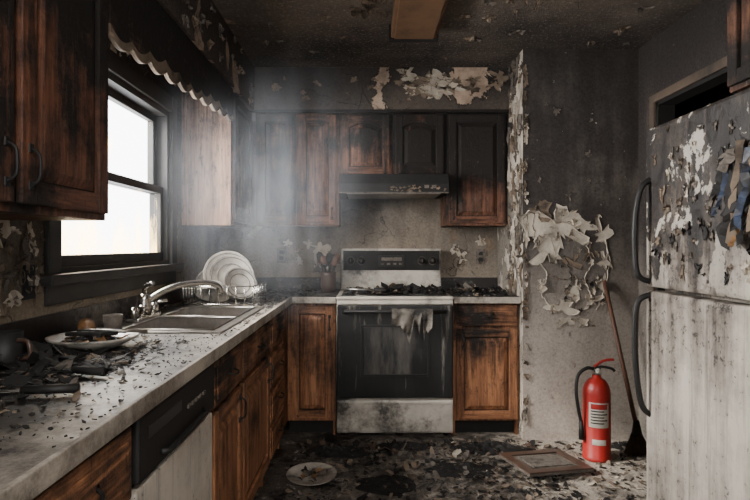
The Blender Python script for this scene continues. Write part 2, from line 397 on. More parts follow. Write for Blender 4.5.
# window
o = O('window_1'); F = FLf(XL)
for a, b in ((WY0-.08, WY0), (WY1, WY1+.08)): o.fbox(F, a, b, 0, .02, WZ0-.04, WZ1+.09, 'frame', .004)
o.fbox(F, WY0, WY1, 0, .02, WZ1, WZ1+.09, 'frame', .004)
o.fbox(F, WY0-.11, WY1+.11, 0, .05, WZ0-.04, WZ0, 'frame', .006)
o.fbox(F, WY0-.08, WY1+.08, 0, .015, WZ0-.11, WZ0-.04, 'frame', .004)
for a, b in ((WY0, WY0+.03), (WY1-.03, WY1)): o.fbox(F, a, b, -.1, 0, WZ0, WZ1, 'frame')
o.fbox(F, WY0, WY1, -.1, 0, WZ1-.03, WZ1, 'frame'); o.fbox(F, WY0, WY1, -.1, 0, WZ0, WZ0+.02, 'frame')
zm = 1.55
for z0, z1, dd in ((WZ0+.02, zm+.02, -.04), (zm-.02, WZ1-.03, -.08)):
    o.fbox(F, WY0+.03, WY0+.075, dd-.015, dd+.02, z0, z1, 'frame', .003)
    o.fbox(F, WY1-.075, WY1-.03, dd-.015, dd+.02, z0, z1, 'frame', .003)
    o.fbox(F, WY0+.03, WY1-.03, dd-.015, dd+.02, z0, z0+.045, 'frame', .003)
    o.fbox(F, WY0+.03, WY1-.03, dd-.015, dd+.02, z1-.04, z1, 'frame', .003)
    a = F(WY0+.07, dd, z0+.04); b = F(WY1-.07, dd, z1-.035)
    o.add([V((a.x, a.y, a.z)), V((a.x, b.y, a.z)), V((a.x, b.y, b.z)), V((a.x, a.y, b.z))], [(0,1,2,3)], 'glass')
o.done()

# ------------------------------------------------------------------ cabinets
def arc(x0, x1, z, h, n=10):
    return [(x0+(x1-x0)*i/n, z+h*math.sin(math.pi*i/n)) for i in range(n+1)]
def door(o, F, x0, x1, z0, z1, m, st=.052, arch=.0, t=.02):
    mh = m+'_h'; b = .004
    o.fbox(F, x0, x0+st, 0, t, z0, z1, m, b); o.fbox(F, x1-st, x1, 0, t, z0, z1, m, b)
    o.fbox(F, x0+st-.001, x1-st+.001, 0, t-.001, z0, z0+st, mh, b)
    zt = z1-st-arch
    if arch:
        o.prism(F, [(x0+st, z1), (x1-st, z1)]+arc(x0+st, x1-st, zt, arch)[::-1], 0, t-.001, mh)
    else: o.fbox(F, x0+st-.001, x1-st+.001, 0, t-.001, z1-st, z1, mh, b)
    o.fbox(F, x0+st*.8, x1-st*.8, 0, .003, z0+st*.8, z1-st*.8, 'char')
    a = [(x0+st+.006, z0+st+.006), (x1-st-.006, z0+st+.006)]+arc(x0+st+.006, x1-st-.006, zt-.006, arch*.95)[::-1]
    if not arch: a = a[:2]+[(x1-st-.006, zt-.006), (x0+st+.006, zt-.006)]
    cx = (x0+x1)/2; cz = (z0+st+zt)/2; w = (x1-x0)/2-st-.006; h = (zt-z0-st)/2
    i1 = .030
    b2 = [(cx+(x-cx)*(w-i1)/w, cz+(z-cz)*(h-i1)/h) for x, z in a]
    n = len(a); vs = [F(x, .004, z) for x, z in a]+[F(x, .018, z) for x, z in b2]
    o.add(vs, [(i, (i+1) % n, n+(i+1) % n, n+i) for i in range(n)]+[tuple(range(n, 2*n))], m)
def drawer(o, F, x0, x1, z0, z1, m, t=.02):
    o.fbox(F, x0, x1, 0, t, z0, z1, m+'_h', .006)
    if z1-z0 > .1 and x1-x0 > .2: o.fbox(F, x0+.025, x1-.025, t-.004, t+.004, z0+.025, z1-.025, m+'_h', .003)
def pull(o, F, x, z, vert=False, L=.045):
    if vert: pts = [(x, .018, z-L), (x, .040, z-L*.7), (x, .044, z), (x, .040, z+L*.7), (x, .018, z+L)]
    else: pts = [(x-L, .018, z), (x-L*.7, .042, z-.008), (x, .046, z-.014), (x+L*.7, .042, z-.008), (x+L, .018, z)]
    o.tube([F(*p) for p in pts], .004, 'black', 8)
    for p in (pts[0], pts[-1]):
        a = F(p[0]-.009, .016, p[2]-.011); b = F(p[0]+.009, .024, p[2]+.011)
        o.box(a.x, b.x, a.y, b.y, a.z, b.z, 'black', .003)

def left_upper(name, y0, y1, zb, doors, m, endm=None, gap=.015):
    o = O(name); F = FLf(-.83)
    o.box(XL+.002, -.83, y0, y1, zb, 2.188, m, .002)
    if endm: o.box(XL+.002, -.83, y0-.012, y0, zb-.005, 2.188, endm, .003)
    n = len(doors)-1
    for i in range(n):
        door(o, F, doors[i]+gap, doors[i+1]-gap, zb+.02, 2.17, m, .058)
    return o, F
o, F = left_upper('upper_cabinet', .35, 1.77, 1.32, [.36, .84, 1.30, 1.765], 'wood_dark')
pull(o, F, 1.345, 1.43, True); pull(o, F, 1.255, 1.43, True); o.done()
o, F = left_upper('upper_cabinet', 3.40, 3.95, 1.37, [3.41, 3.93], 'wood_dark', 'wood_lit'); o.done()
def back_upper(x0, x1, zb, m, arch=0., pl=None, nm='upper_cabinet', g=.02):
    o = O(nm); F = FB(3.97)
    o.box(x0, x1, 3.97, YB-.002, zb, 2.18, m, .002)
    door(o, F, x0+g, x1-g, zb+.015, 2.165, m, .05, arch)
    if pl: pull(o, F, *pl, True, .035)
    o.done()
back_upper(-.795, -.51, 1.385, 'wood_dark', 0)
back_upper(-.508, -.205, 1.385, 'wood_up', .0, (-.255, 1.47))
back_upper(-.203, .172, 1.735, 'wood_up', .035, (.12, 1.79))
back_upper(.174, .552, 1.735, 'wood_dark', .035, (.225, 1.79))
back_upper(.554, .986, 1.385, 'wood_dark', 0, (.605, 1.47))

# valance
o = O('window_valance'); F = FLf(-.83)
n = 90; y0, y1 = 1.775, 3.385
bot = [(y0+(y1-y0)*i/n, 1.91+.10*i/n-.026*abs(math.sin(math.pi*10*i/n))) for i in range(n+1)]
tp = [(a, b+.04+.012*math.sin(a*9)) for a, b in bot]
o.prism(F, [(y0, 2.188), (y1, 2.188)]+tp[::-1], 0, .015, 'wood_dark_h')
o.prism(F, tp+bot[::-1], .002, .014, 'flake_d')
o.tube([F(a, .016, b+.004) for a, b in bot], .005, 'flake_d', 6, False)
o.done()

# over-fridge cabinet
o = O('upper_cabinet'); F = FRf(1.42)
o.box(1.42, XR-.002, 1.2, 2.2, 1.84, ZC-.002, 'wood_up', .002)
door(o, F, 1.72, 2.185, 1.86, ZC-.02, 'wood_up', .055); door(o, F, 1.22, 1.69, 1.86, ZC-.02, 'wood_up', .055); o.done()

# base left
FX = FLf(-.525)
def base_box(o, y0, y1):
    o.box(-.545, -.525, y0, y1, .1, .87, 'wood_low', .001); o.box(-.60, -.585, y0, y1, 0, .1, 'char')
    for y in (y0, y1-.016): o.box(-1.12, -.545, y, y+.016, .0, .865, 'wood_low')
for y0, y1, kind in ((.2, 1.215, 'd'), (1.835, 2.27, 'cab'), (2.272, 2.90, 'cab'), (2.902, 3.44, 'st')):
    o = O('base_cabinet'); base_box(o, y0, y1)
    if kind == 'cab':
        drawer(o, FX, y0+.015, y1-.015, .70, .855, 'wood_low'); door(o, FX, y0+.015, y1-.015, .12, .68, 'wood_low')
        pull(o, FX, y1-.06, .60, True); pull(o, FX, (y0+y1)/2, .785)
    elif kind == 'd':
        for a, b in ((.22, .70), (.72, 1.20)):
            drawer(o, FX, a, b, .70, .855, 'wood_low'); pull(o, FX, (a+b)/2+.02, .79, False, .06)
            door(o, FX, a, b, .12, .68, 'wood_low')
    else:
        for a, b in ((.12,.29),(.305,.475),(.49,.66),(.70,.855)):
            drawer(o, FX, y0+.02, y1-.06, a, b, 'wood_low'); pull(o, FX, (y0+y1)/2, (a+b)/2+.01, False, .05)
    o.done()
o = O('base_cabinet')
o.box(-.524, -.212, 3.66, 3.68, .1, .87, 'wood_low'); o.box(-.524, -.212, 3.73, 3.745, 0, .1, 'char'); o.box(-.228, -.212, 3.68, 4.27, 0, .865, 'wood_low')
o.box(-.544, -.524, 3.442, 3.68, .1, .87, 'wood_low')
door(o, FB(3.66), -.50, -.225, .12, .85, 'wood_low'); pull(o, FB(3.66), -.25, .74, True, .04); o.done()
o = O('base_cabinet')
o.box(.556, .986, 3.66, 3.68, .1, .87, 'wood_low'); o.box(.556, .986, 3.73, 3.745, 0, .1, 'char')
for x in (.556, .97): o.box(x, x+.016, 3.68, 4.27, 0, .865, 'wood_low')
drawer(o, FB(3.66), .575, .97, .72, .855, 'wood_low'); pull(o, FB(3.66), .77, .80)
door(o, FB(3.66), .575, .97, .115, .70, 'wood_low'); pull(o, FB(3.66), .62, .62, True, .035); o.done()

# countertop with sink cut-out
SX0, SX1, SY0, SY1 = -1.03, -.565, 2.12, 2.98
z0, z1 = .872, .91; xl = XL+.002
o = O('countertop')
def top(x0, x1, y0, y1): o.box(x0, x1, y0, y1, z0, z1, 'counter')
top(xl, -.50, .15, SY0); top(xl, SX0, SY0, SY1); top(SX1, -.50, SY0, SY1); top(xl, -.50, SY1, 3.62)
o.box(-.50, -.488, .15, 3.62, z0-.002, z1+.001, 'counter_edge', .003)
o.box(xl, xl+.018, .15, 3.62, z1, z1+.09, 'counter', .004); o.done()
o = O('countertop'); top(xl, -.208, 3.621, YB-.002); o.box(-.488, -.208, 3.608, 3.62, z0-.002, z1+.001, 'counter_edge', .003)
o.box(xl, -.208, YB-.02, YB-.002, z1, z1+.09, 'counter', .004); o.done()
o = O('countertop'); top(.554, XC-.004, 3.621, YB-.002); o.box(.554, XC-.004, 3.608, 3.62, z0-.002, z1+.001, 'counter_edge', .003)
o.box(.554, XC-.004, YB-.02, YB-.002, z1, z1+.09, 'counter', .004); o.done()

# sink
o = O('kitchen_sink')
zt = .916
b1 = (SY0+.035, (SY0+SY1)/2-.02); b2 = ((SY0+SY1)/2+.02, SY1-.035); bx0, bx1 = SX0+.085, SX1-.03
o.box(SX0-.012, bx0, SY0-.012, SY1+.012, .911, zt, 'steel', .002); o.box(bx1, SX1+.012, SY0-.012, SY1+.012, .911, zt, 'steel', .002)
o.box(bx0, bx1, SY0-.012, b1[0], .911, zt, 'steel', .002); o.box(bx0, bx1, b2[1], SY1+.012, .911, zt, 'steel', .002); o.box(bx0, bx1, b1[1], b2[0], .911, zt, 'steel', .002)
for a, b in (b1, b2):
    zb = .74
    for q in ((bx0-.004, bx0, a, b), (bx1, bx1+.004, a, b), (bx0, bx1, a-.004, a), (bx0, bx1, b, b+.004)): o.box(*q, zb, zt-.001, 'steel')
    o.box(bx0-.004, bx1+.004, a-.004, b+.004, zb-.004, zb, 'steel')
    o.lathe([(0, zb+.002), (.035, zb+.003), (.04, zb)], 'chrome', Matrix.Translation(((bx0+bx1)/2, (a+b)/2, 0)), 20)
for a in (b1, b2):
    p=[V((x,y,zt+.002)) for x,y in ((bx0,a[0]),(bx1,a[0]),(bx1,a[1]),(bx0,a[1]))]; p.append(p[0]); o.tube(p,.004,'steel',6,False)
o.done()
# faucet
o = O('kitchen_faucet'); fx, fy = -.99, 2.48
o.box(fx-.028, fx+.028, fy-.13, fy+.13, zt, zt+.02, 'chrome', .006)
T = Matrix.Translation((fx, fy, zt+.018))
o.lathe([(.03, 0), (.028, .04), (.024, .07), (.026, .09), (.0, .10)], 'chrome', T, 20)
o.tube([(fx, fy, zt+.07), (fx+.05, fy+.04, zt+.11), (fx+.13, fy+.1, zt+.145), (fx+.22, fy+.17, zt+.15), (fx+.27, fy+.2, zt+.135), (fx+.28, fy+.21, zt+.10)], .014, 'chrome', 12)
o.tube([(fx, fy, zt+.10), (fx+.01, fy-.02, zt+.14), (fx+.06, fy-.06, zt+.165)], .010, 'chrome', 10)
for s_ in (-1, 1):
    o.lathe([(.02, 0), (.022, .03), (.014, .045), (0, .047)], 'chrome', Matrix.Translation((fx, fy+s_*.11, zt+.018)), 16)
    o.tube([(fx, fy+s_*.11, zt+.06), (fx+.055, fy+s_*.13, zt+.072)], .007, 'chrome', 8)
o.done()

# dishwasher
o = O('dishwasher')
o.box(-1.1, -.53, 1.222, 1.828, .0, .865, 'black'); o.box(-.53, -.507, 1.225, 1.825, .12, .70, 'dw', .006)
o.box(-.53, -.50, 1.225, 1.825, .715, .862, 'black', .008)
o.box(-.502, -.498, 1.27, 1.5, .80, .83, 'blackgl', .001)
for i in range(5):
    o.box(-.502, -.495, 1.55+i*.035, 1.57+i*.035, .79, .80, 'ash', .001)
o.tube([(-.498, 1.35, .745), (-.485, 1.37, .74), (-.485, 1.68, .74), (-.498, 1.7, .745)], .007, 'black', 8, False)
o.box(-.60, -.53, 1.225, 1.825, 0.0, .1, 'char'); o.done()

# stove
o = O('stove'); sx0, sx1 = -.204, .55; F = FB(3.62)
o.box(sx0, sx1, 3.62, 4.24, .03, .895, 'enamel', .004)
o.box(sx0-.001, sx1+.001, 3.595, 4.25, .895, .915, 'enamel', .006)
o.box(sx0+.03, sx1-.03, 3.64, 4.08, .914, .918, 'black', .001)
for cx, cy, r in ((-.02, 3.75, .1), (.37, 3.75, .085), (-.02, 3.97, .085), (.37, 3.97, .1)):
    for k in range(4):
        rr = r*(k+1)/4-.005; o.tube([(cx+rr*math.cos(t*.3927), cy+rr*math.sin(t*.3927), .925) for t in range(17)], .004, 'char', 6, False)
    o.lathe([(r+.012, 0), (r+.01, .004), (r, .003)], 'steel', Matrix.Translation((cx, cy, .916)), 24)
o.fbox(F, sx0+.004, sx1-.004, 0, .018, .865, .893, 'enamel', .004)
o.fbox(F, sx0+.004, sx1-.004, 0, .035, .265, .86, 'ovendoor', .008)
o.fbox(F, sx0+.17, sx1-.17, .034, .038, .42, .72, 'ovenglass', .003)
for q in ((sx0+.155, sx0+.17, .405, .735), (sx1-.17, sx1-.155, .405, .735), (sx0+.17, sx1-.17, .405, .42), (sx0+.17, sx1-.17, .72, .735)):
    o.fbox(F, q[0], q[1], .034, .042, q[2], q[3], 'black', .002)
o.tube([F(sx0+.05, .03, .82), F(sx0+.055, .075, .825), F(sx1-.055, .075, .825), F(sx1-.05, .03, .82)], .012, 'black', 10, False)
o.fbox(F, sx0+.004, sx1-.004, 0, .03, .045, .25, 'enamel', .01)
o.fbox(F, sx0+.02, sx1-.02, .026, .036, .225, .242, 'enamel', .003)
for x in (sx0+.04, sx1-.04):
    for y in (3.68, 4.18): o.lathe([(.018, 0), (.018, .035)], 'black', Matrix.Translation((x, y, 0)), 12)
o.box(sx0+.005, sx1-.005, 4.17, 4.25, .915, 1.22, 'enamel', .012)
o.box(sx0+.02, sx1-.02, 4.160, 4.172, 1.06, 1.205, 'char', .004)
for x in (-.13, -.05, .40, .48):
    T = Matrix.Translation((x, 4.16, 1.13)) @ Matrix.Rotation(math.pi/2, 4, 'X')
    o.lathe([(.026, 0), (.024, .01), (.018, .014), (.017, .03), (0, .031)], 'black', T, 20)
    o.box(x-.003, x+.003, 4.127, 4.131, 1.12, 1.147, 'ash', .001)
    o.tube([(x+.03*math.cos(t*.3927), 4.159, 1.13+.03*math.sin(t*.3927)) for t in range(17)], .002, 'ash', 5, False)
o.box(.08, .27, 4.154, 4.162, 1.09, 1.17, 'black', .003)
for k in range(4): o.box(.095+k*.045, .12+k*.045, 4.15, 4.156, 1.10, 1.115, 'ash', .001)
o.box(.10, .25, 4.15, 4.156, 1.13, 1.155, 'ash', .001)
o.done()

# hood
o = O('range_hood')
x0, x1 = -.195, .545
prof = [(0, 1.73), (.46, 1.73), (.50, 1.66), (.50, 1.60), (0, 1.60)]
vs = [V((x, 4.27-p, z)) for x in (x0, x1) for p, z in prof]; n = 5
o.add(vs, [tuple(range(5)), tuple(range(5, 10))[::-1]]+[(i, (i+1) % n, n+(i+1) % n, n+i) for i in range(n)], 'char')
o.box(x0-.003, x1+.003, 3.762, 3.775, 1.595, 1.603, 'ash', .003)
o.box(x0+.05, x1-.05, 3.80, 4.2, 1.592, 1.602, 'steel', .003)
for i in range(2): o.box(.38+i*.05, .41+i*.05, 3.762, 3.77, 1.63, 1.65, 'ash', .001)
for i in range(30): o.flake((R.uniform(.15, .53), R.uniform(1.605, 1.65)), FB(3.769), R.uniform(.004, .014), 'flake_d', .004, .7, None, .6, 10)
o.done()

# ceiling fixture
o = O('ceiling_light_fixture')
o.box(.13, .39, 2.2, 3.2, 2.42, 2.498, 'fixture', .008); o.box(.15, .37, 2.23, 3.17, 2.41, 2.425, 'fixture', .003)
for y in (2.2, 3.18): o.box(.12, .40, y-.005, y+.025, 2.405, 2.498, 'char', .004)
o.done()

# fridge
o = O('refrigerator'); F = FRf(1.165)
fy0, fy1 = 1.40, 2.22
o.box(1.17, 1.71, fy0+.01, fy1-.01, .02, 1.69, 'fridge', .006)
o.fbox(F, fy0, fy1, 0, .065, 1.08, 1.70, 'fridge', .014); o.fbox(F, fy0, fy1, 0, .065, .10, 1.065, 'fridge', .014)
o.box(1.172, 1.2, fy0+.02, fy1-.02, .0, .1, 'black'); o.box(1.2, 1.7, fy0+.03, fy1-.03, 0, .03, 'black')
F = FRf(1.1)
hy = fy1-.03
o.tube([F(hy, -.005, 1.50), F(hy, .03, 1.47), F(hy+.002, .05, 1.38), F(hy+.004, .055, 1.25), F(hy, .045, 1.13), F(hy, -.005, 1.10)], .011, 'black', 10)
o.tube([F(hy, -.005, 1.05), F(hy, .045, 1.02), F(hy+.004, .055, .90), F(hy+.002, .05, .75), F(hy, .03, .62), F(hy, -.005, .58)], .011, 'black', 10)
for i in range(110):
    y = R.uniform(1.42, 2.15); z = R.uniform(1.12, 1.67); o.flake((y, z), F, R.uniform(.003, .016), R.choice(['flake_d', 'ash', 'ash', 'flake', 'char']), .006, R.uniform(.8, 2), None, .9)
o.done()
o = O('burnt_paper_note')
def strip(F, y, z, w, h, m, seed):
    n = 14; vs = []; 
    for i in range(n+1):
        t = i/n; c = y+.03*mn.noise(V((seed, t*3, 0))); ww = w*(1-.5*t)*(1+.9*mn.noise(V((seed*3, t*6, 2))))
        oo = .012+.03*t*t+.02*abs(mn.noise(V((seed, t*4, 7))))
        for s_ in (-.5, 0, .5): vs.append(F(c+ww*s_, oo+(.012 if s_ == 0 else 0), z-h*t+.03*mn.noise(V((s_*3, t*5, seed)))))
    fs = []
    for i in range(n):
        for k in (0, 1): fs.append((i*3+k, i*3+k+1, (i+1)*3+k+1, (i+1)*3+k))
    o.add(vs, fs, m)
for y, z, w, h, m, sd in ((1.66, 1.50, .09, .26, 'char', 1), (1.60, 1.52, .045, .22, 'blue', 2), (1.70, 1.47, .025, .14, 'blue', 3), (1.63, 1.36, .04, .12, 'orange', 4), (1.55, 1.5, .06, .22, 'flake_d', 5), (1.68, 1.53, .08, .06, 'ash', 6), (1.50, 1.42, .06, .2, 'char', 8), (1.64, 1.55, .05, .3, 'flake_d', 9), (1.72, 1.50, .05, .12, 'char', 10), (1.62, 1.48, .07, .2, 'char', 12), (1.59, 1.40, .04, .16, 'char', 13)):
    strip(F, y, z, w, h, m, sd)
o.done()

# peeling paint
o = O('peeling_paint', 'wall_closet'); F = FB(YF-.001)
def pc(px, py): return ((px-368)/156.4, 1.24-(py-246)/156.4)
for px, py, r, a, c, k in ((556, 228, .16, .9, .022, 40), (568, 216, .10, .6, .03, 30), (547, 250, .07, 1.3, .03, 28), (581, 226, .07, .6, .03, 26), (601, 234, .05, 1.4, .022, 24), (604, 260, .04, 1.6, .022, 22), (575, 288, .05, 1.1, .02, 24),
    (560, 308, .07, .65, .025, 28), (590, 300, .05, .8, .022, 24), (602, 285, .03, 1.6, .02, 20), (567, 320, .05, .5, .02, 22), (585, 322, .035, .8, .02, 18), (540, 212, .045, 1.2, .02, 22), (541, 285, .03, 1.7, .02, 20), (572, 262, .045, .7, .022, 22), (588, 252, .03, 1.3, .02, 20)):
    o.flake(pc(px, py), F, r, R.choice(['flake', 'flake', 'flake', 'flake_d']) if r < .1 else 'flake', c, a, None, .8, k)
for i in range(50):
    t = R.random()*6.28; rr = R.uniform(.3, 1.2); o.flake(pc(573+36*rr*math.cos(t), 268+58*rr*math.sin(t)), F, R.uniform(.005, .016), R.choice(['flake', 'flake_d', 'char']), .01, R.uniform(.6, 1.8), None, .7)
for i in range(8): o.flake((R.uniform(1.05, 1.7), R.uniform(1.5, 2.45)), F, R.uniform(.01, .03), 'ash', .012, R.uniform(.6, 1.6), None, .7)
def crack(pts, F, m='flake'):
    p = [pc(*q) for q in pts]; out = []
    for (xa, za), (xb, zb) in zip(p, p[1:]):
        for i in range(7):
            t = i/7; out.append((xa+(xb-xa)*t+R.uniform(-.008, .008), za+(zb-za)*t+R.uniform(-.008, .008)))
    out.append(p[-1])
    vs = []; n = len(out)
    for i, (x, z) in enumerate(out):
        w = R.uniform(.001, .006)
        vs += [F(x-w, .001, z-w), F(x, .003+R.uniform(.001, .006), z), F(x+w*.5, .001, z+w*.3)]
    fs = []
    for i in range(n-1):
        for k in (0, 1): fs.append((i*3+k, i*3+k+1, (i+1)*3+k+1, (i+1)*3+k))
    o.add(vs, fs, m)
for c_ in ([(540, 262), (548, 275), (540, 290), (548, 305), (560, 312)], [(565, 255), (572, 278), (566, 295)], [(585, 240), (592, 262), (584, 280), (592, 296)], [(605, 240), (610, 262), (604, 290), (596, 310)], [(548, 275), (562, 280), (575, 276), (590, 284)], [(536, 205), (533, 225), (538, 248)]):
    crack(c_, F, R.choice(['flake', 'flake_d', 'char']))
o.done()
o = O('peeling_paint', 'wall_closet'); F2 = FRf(XC-.001)
for i in range(90):
    z = R.uniform(.95, 2.45); o.flake((R.uniform(3.6, 3.92), z), F2, R.uniform(.012, .045), R.choice(['flake', 'flake_d', 'ash']), .016, R.uniform(.8, 2.4), None, .7)
o.done()
o = O('peeling_paint', 'wall_closet')
for i in range(46):
    z = R.uniform(.1, 2.45); o.flake((XC+R.uniform(.010, .022), z), F, R.uniform(.008, .017), R.choice(['flake', 'flake_d', 'flake_d']), .012, R.uniform(.8, 3), None, .6)
o.done()
o = O('peeling_paint', 'trim_soffit'); F3 = FB(3.949)
for i in range(18):
    o.flake((R.uniform(.28, .93), R.uniform(2.3, 2.47)), F3, R.uniform(.02, .09), R.choice(['flake_d', 'flake_d', 'flake_d', 'flake']), .015, .6, None, .8, 28)
for i in range(14): o.flake((R.uniform(-.7, .3), R.uniform(2.25, 2.46)), F3, R.uniform(.01, .03), 'flake_d', .015, .8, None, .8)
o.done()
o = O('peeling_paint', 'wall_back'); F4 = FB(YB-.001)
for i in range(18): o.flake((R.uniform(-.66, -.25), R.uniform(1.08, 1.32)), F4, R.uniform(.01, .05), R.choice(['ash', 'flake_d', 'flake']), .015, R.uniform(.7, 1.5), None, .8)
for i in range(12): o.flake((R.uniform(.6, .93), R.uniform(1.08, 1.34)), F4, R.uniform(.01, .045), R.choice(['flake', 'flake_d']), .015, R.uniform(.7, 1.5), None, .8)
o.done()
o = O('peeling_paint', 'wall_left'); F5 = FLf(XL+.001)
for i in range(90): o.flake((R.uniform(1.0, 1.93), R.uniform(1.02, 1.29)), F5, R.uniform(.006, .035), R.choice(['flake_d', 'flake_d', 'flake', 'ash']), .016, R.uniform(.6, 1.8), None, .8)
o.done()
o = O('peeling_paint', 'trim_soffit'); F6 = FLf(-.799)
for i in range(30): o.flake((R.uniform(2.0, 3.85), R.uniform(2.22, 2.48)), F6, R.uniform(.01, .035), R.choice(['flake_d', 'ash', 'ash']), .02, .8, None, .7)
o.done()
o = O('peeling_paint', 'ceiling'); FCe = lambda x, out, y: V((x, y, ZC-.001-out))
for i in range(40): o.flake((R.choice([R.uniform(-.75, .1), R.uniform(.5, 1.6)]), R.uniform(2.3, 3.8 if i % 2 else 3.5)) , FCe, R.uniform(.01, .035), R.choice(['ash', 'flake_d']), .025, .8, None, .7)
for i in range(8): o.flake((R.uniform(-.05, .1), R.uniform(2.7, 3.2)) , FCe, R.uniform(.02, .06), 'flake_d', .025, .8, None, .7)
o.done()

def plate(name, F, x, z, kind):
    o = O(name); o.fbox(F, x-.036, x+.036, 0, .006, z-.058, z+.058, 'ash' if kind else 'black', .003)
    if kind:
        for dz in (-.022, .022):
            o.fbox(F, x-.016, x+.016, .005, .009, z+dz-.014, z+dz+.014, 'black', .003)
    else: o.fbox(F, x-.006, x+.006, .005, .02, z-.012, z+.012, 'ash', .002)
    o.done()
plate('wall_outlet', FB(YB), .86, 1.16, 1); plate('light_switch', FLf(XL), 1.86, 1.12, 0); plate('wall_outlet', FB(YB), -.66, 1.17, 1)

# ------------------------------------------------------------------ counter items
ct = .9115
def plate_prof(r): return [(0, .004), (r*.55, .004), (r*.62, .008), (r*.97, .02), (r, .023), (r*.98, .018), (r*.6, .0), (0, 0)]
o = O('dish_rack'); rx0, rx1, ry0, ry1 = -1.0, -.62, 3.03, 3.38
for z in (ct+.012, ct+.11):
    p = [V((rx0, ry0, z)), V((rx1, ry0, z)), V((rx1, ry1, z)), V((rx0, ry1, z)), V((rx0, ry0, z))]; o.tube(p, .004, 'chrome', 6, False)
for i in range(9):
    x = rx0+(rx1-rx0)*i/8
    for y in (ry0, ry1): o.tube([(x, y, ct+.012), (x, y, ct+.11)], .0025, 'chrome', 6)
    o.tube([(x, ry0, ct+.012), (x, ry1, ct+.012)], .0025, 'chrome', 6)
for i in range(8):
    y = ry0+(ry1-ry0)*i/7
    for x in (rx0, rx1): o.tube([(x, y, ct+.012), (x, y, ct+.11)], .0025, 'chrome', 6)
for x in (rx0, rx1):
    for y in (ry0, ry1): o.tube([(x, y, ct), (x, y, ct+.012)], .006, 'black', 6)
o.done()
for i, (x, y, r, rz, tl) in enumerate(((-.825, 3.30, .142, .3, 72), (-.79, 3.24, .13, .45, 70), (-.73, 3.18, .095, .6, 68), (-.93, 3.33, .09, .2, 75))):
    o = O('dinner_plate')
    T = Matrix.Translation((x, y, ct+.016+r)) @ Matrix.Rotation(rz, 4, 'Z') @ Matrix.Rotation(math.radians(tl), 4, 'X')
    o.lathe(plate_prof(r), 'china', T, 40)
    for q in (.62, .9): o.tube([T @ V((r*q*math.cos(t*.2618), r*q*math.sin(t*.2618), .0095 if q < .8 else .019)) for t in range(25)], .0025, 'ash', 5, False)
    o.done()
o = O('mixing_bowl')
T = Matrix.Translation((-.86, 3.12, ct+.03+.065)) @ Matrix.Rotation(math.radians(150), 4, 'X') @ Matrix.Translation((0,0,-.03))
o.lathe([(0, 0), (.04, 0), (.075, .03), (.092, .075), (.088, .075), (.07, .034), (.036, .006), (0, .005)], 'china', T, 32); o.done()
o = O('utensil_crock'); cx, cy = -.285, 4.02
o.lathe([(.0, 0), (.048, 0), (.056, .05), (.054, .12), (.057, .145), (.052, .145), (.048, .12), (.048, .01), (0, .01)], 'crock', Matrix.Translation((cx, cy, ct)), 28)
for i in range(9):
    a = i*.7; dx, dy = .03*math.cos(a), .03*math.sin(a); h = R.uniform(.2, .27)
    p0 = V((cx+dx*.5, cy+dy*.5, ct+.02)); p1 = V((cx+dx*2, cy+dy*1.5, ct+h))
    o.tube([p0, p1], .006, 'char', 8)
    T = Matrix.Translation(p1) @ Matrix.Rotation(dx*12, 4, 'Y') @ Matrix.Scale(.35, 4, (0,1,0))
    o.lathe([(0, -.035), (.018, -.025), (.027, 0), (.02, .028), (0, .04)], 'char' if i % 2 else 'woodstick', T, 12)
o.done()
o = O('serving_plate'); px_, py_ = -.88, 1.80
PT = Matrix.Translation((px_, py_, ct+.012)) 
o.lathe([(0, .004), (.075, .004), (.09, .012), (.128, .028), (.138, .03), (.134, .022), (.09, .0), (.06, -.012), (0, -.012)], 'china', PT, 40)
o.heap(px_-.01, py_, ct+.018, .095, .09, .035, 'char', 4)
for i in range(50): a = R.random()*6.28; r_ = R.uniform(0, .1); o.shard((px_+r_*math.cos(a), py_+r_*math.sin(a), ct+.026), R.uniform(.006, .022), R.choice(['char', 'char', 'ash', 'flake_d', 'orange']), .6)
for q in ((-.07, -.04, .08, -.01), (-.02, .05, .09, .03), (-.06, .02, .05, -.06)):
    o.tube([(px_+q[0], py_+q[1], ct+.052), (px_+q[2], py_+q[3], ct+.05)], .007, 'char', 8)
o.tube([(px_-.03, py_-.02, ct+.06), (px_+.16, py_+.03, ct+.05)], .005, 'steel', 8)
o.done()
o = O('coffee_mug'); mx_, my_ = -.985, 1.52
T = Matrix.Translation((mx_, my_, ct))
o.lathe([(0, 0), (.04, 0), (.044, .01), (.044, .095), (.04, .095), (.039, .01), (0, .008)], 'black', T, 28)
o.tube([(mx_+.04, my_-.01, ct+.075), (mx_+.075, my_-.02, ct+.07), (mx_+.078, my_-.02, ct+.035), (mx_+.04, my_-.01, ct+.022)], .006, 'crock', 8); o.done()
o = O('dish_soap_bottle')
T = Matrix.Translation((-1.02, 2.03, ct+.031)) @ Matrix.Rotation(.5, 4, 'Z') @ Matrix.Rotation(math.radians(90), 4, 'X') @ Matrix.Translation((0,0,-.08))
o.lathe([(0, 0), (.027, 0), (.03, .01), (.03, .1), (.022, .125), (.011, .135), (.011, .15), (0, .15)], 'orange', T, 20)
o.lathe([(.013, .15), (.013, .17), (.006, .175), (0, .176)], 'flake_d', T, 14); o.done()
o = O('drinking_cup')
o.lathe([(0, 0), (.026, 0), (.035, .075), (.032, .075), (.024, .005), (0, .005)], 'ash', Matrix.Translation((-.94, 2.065, ct)), 20); o.done()
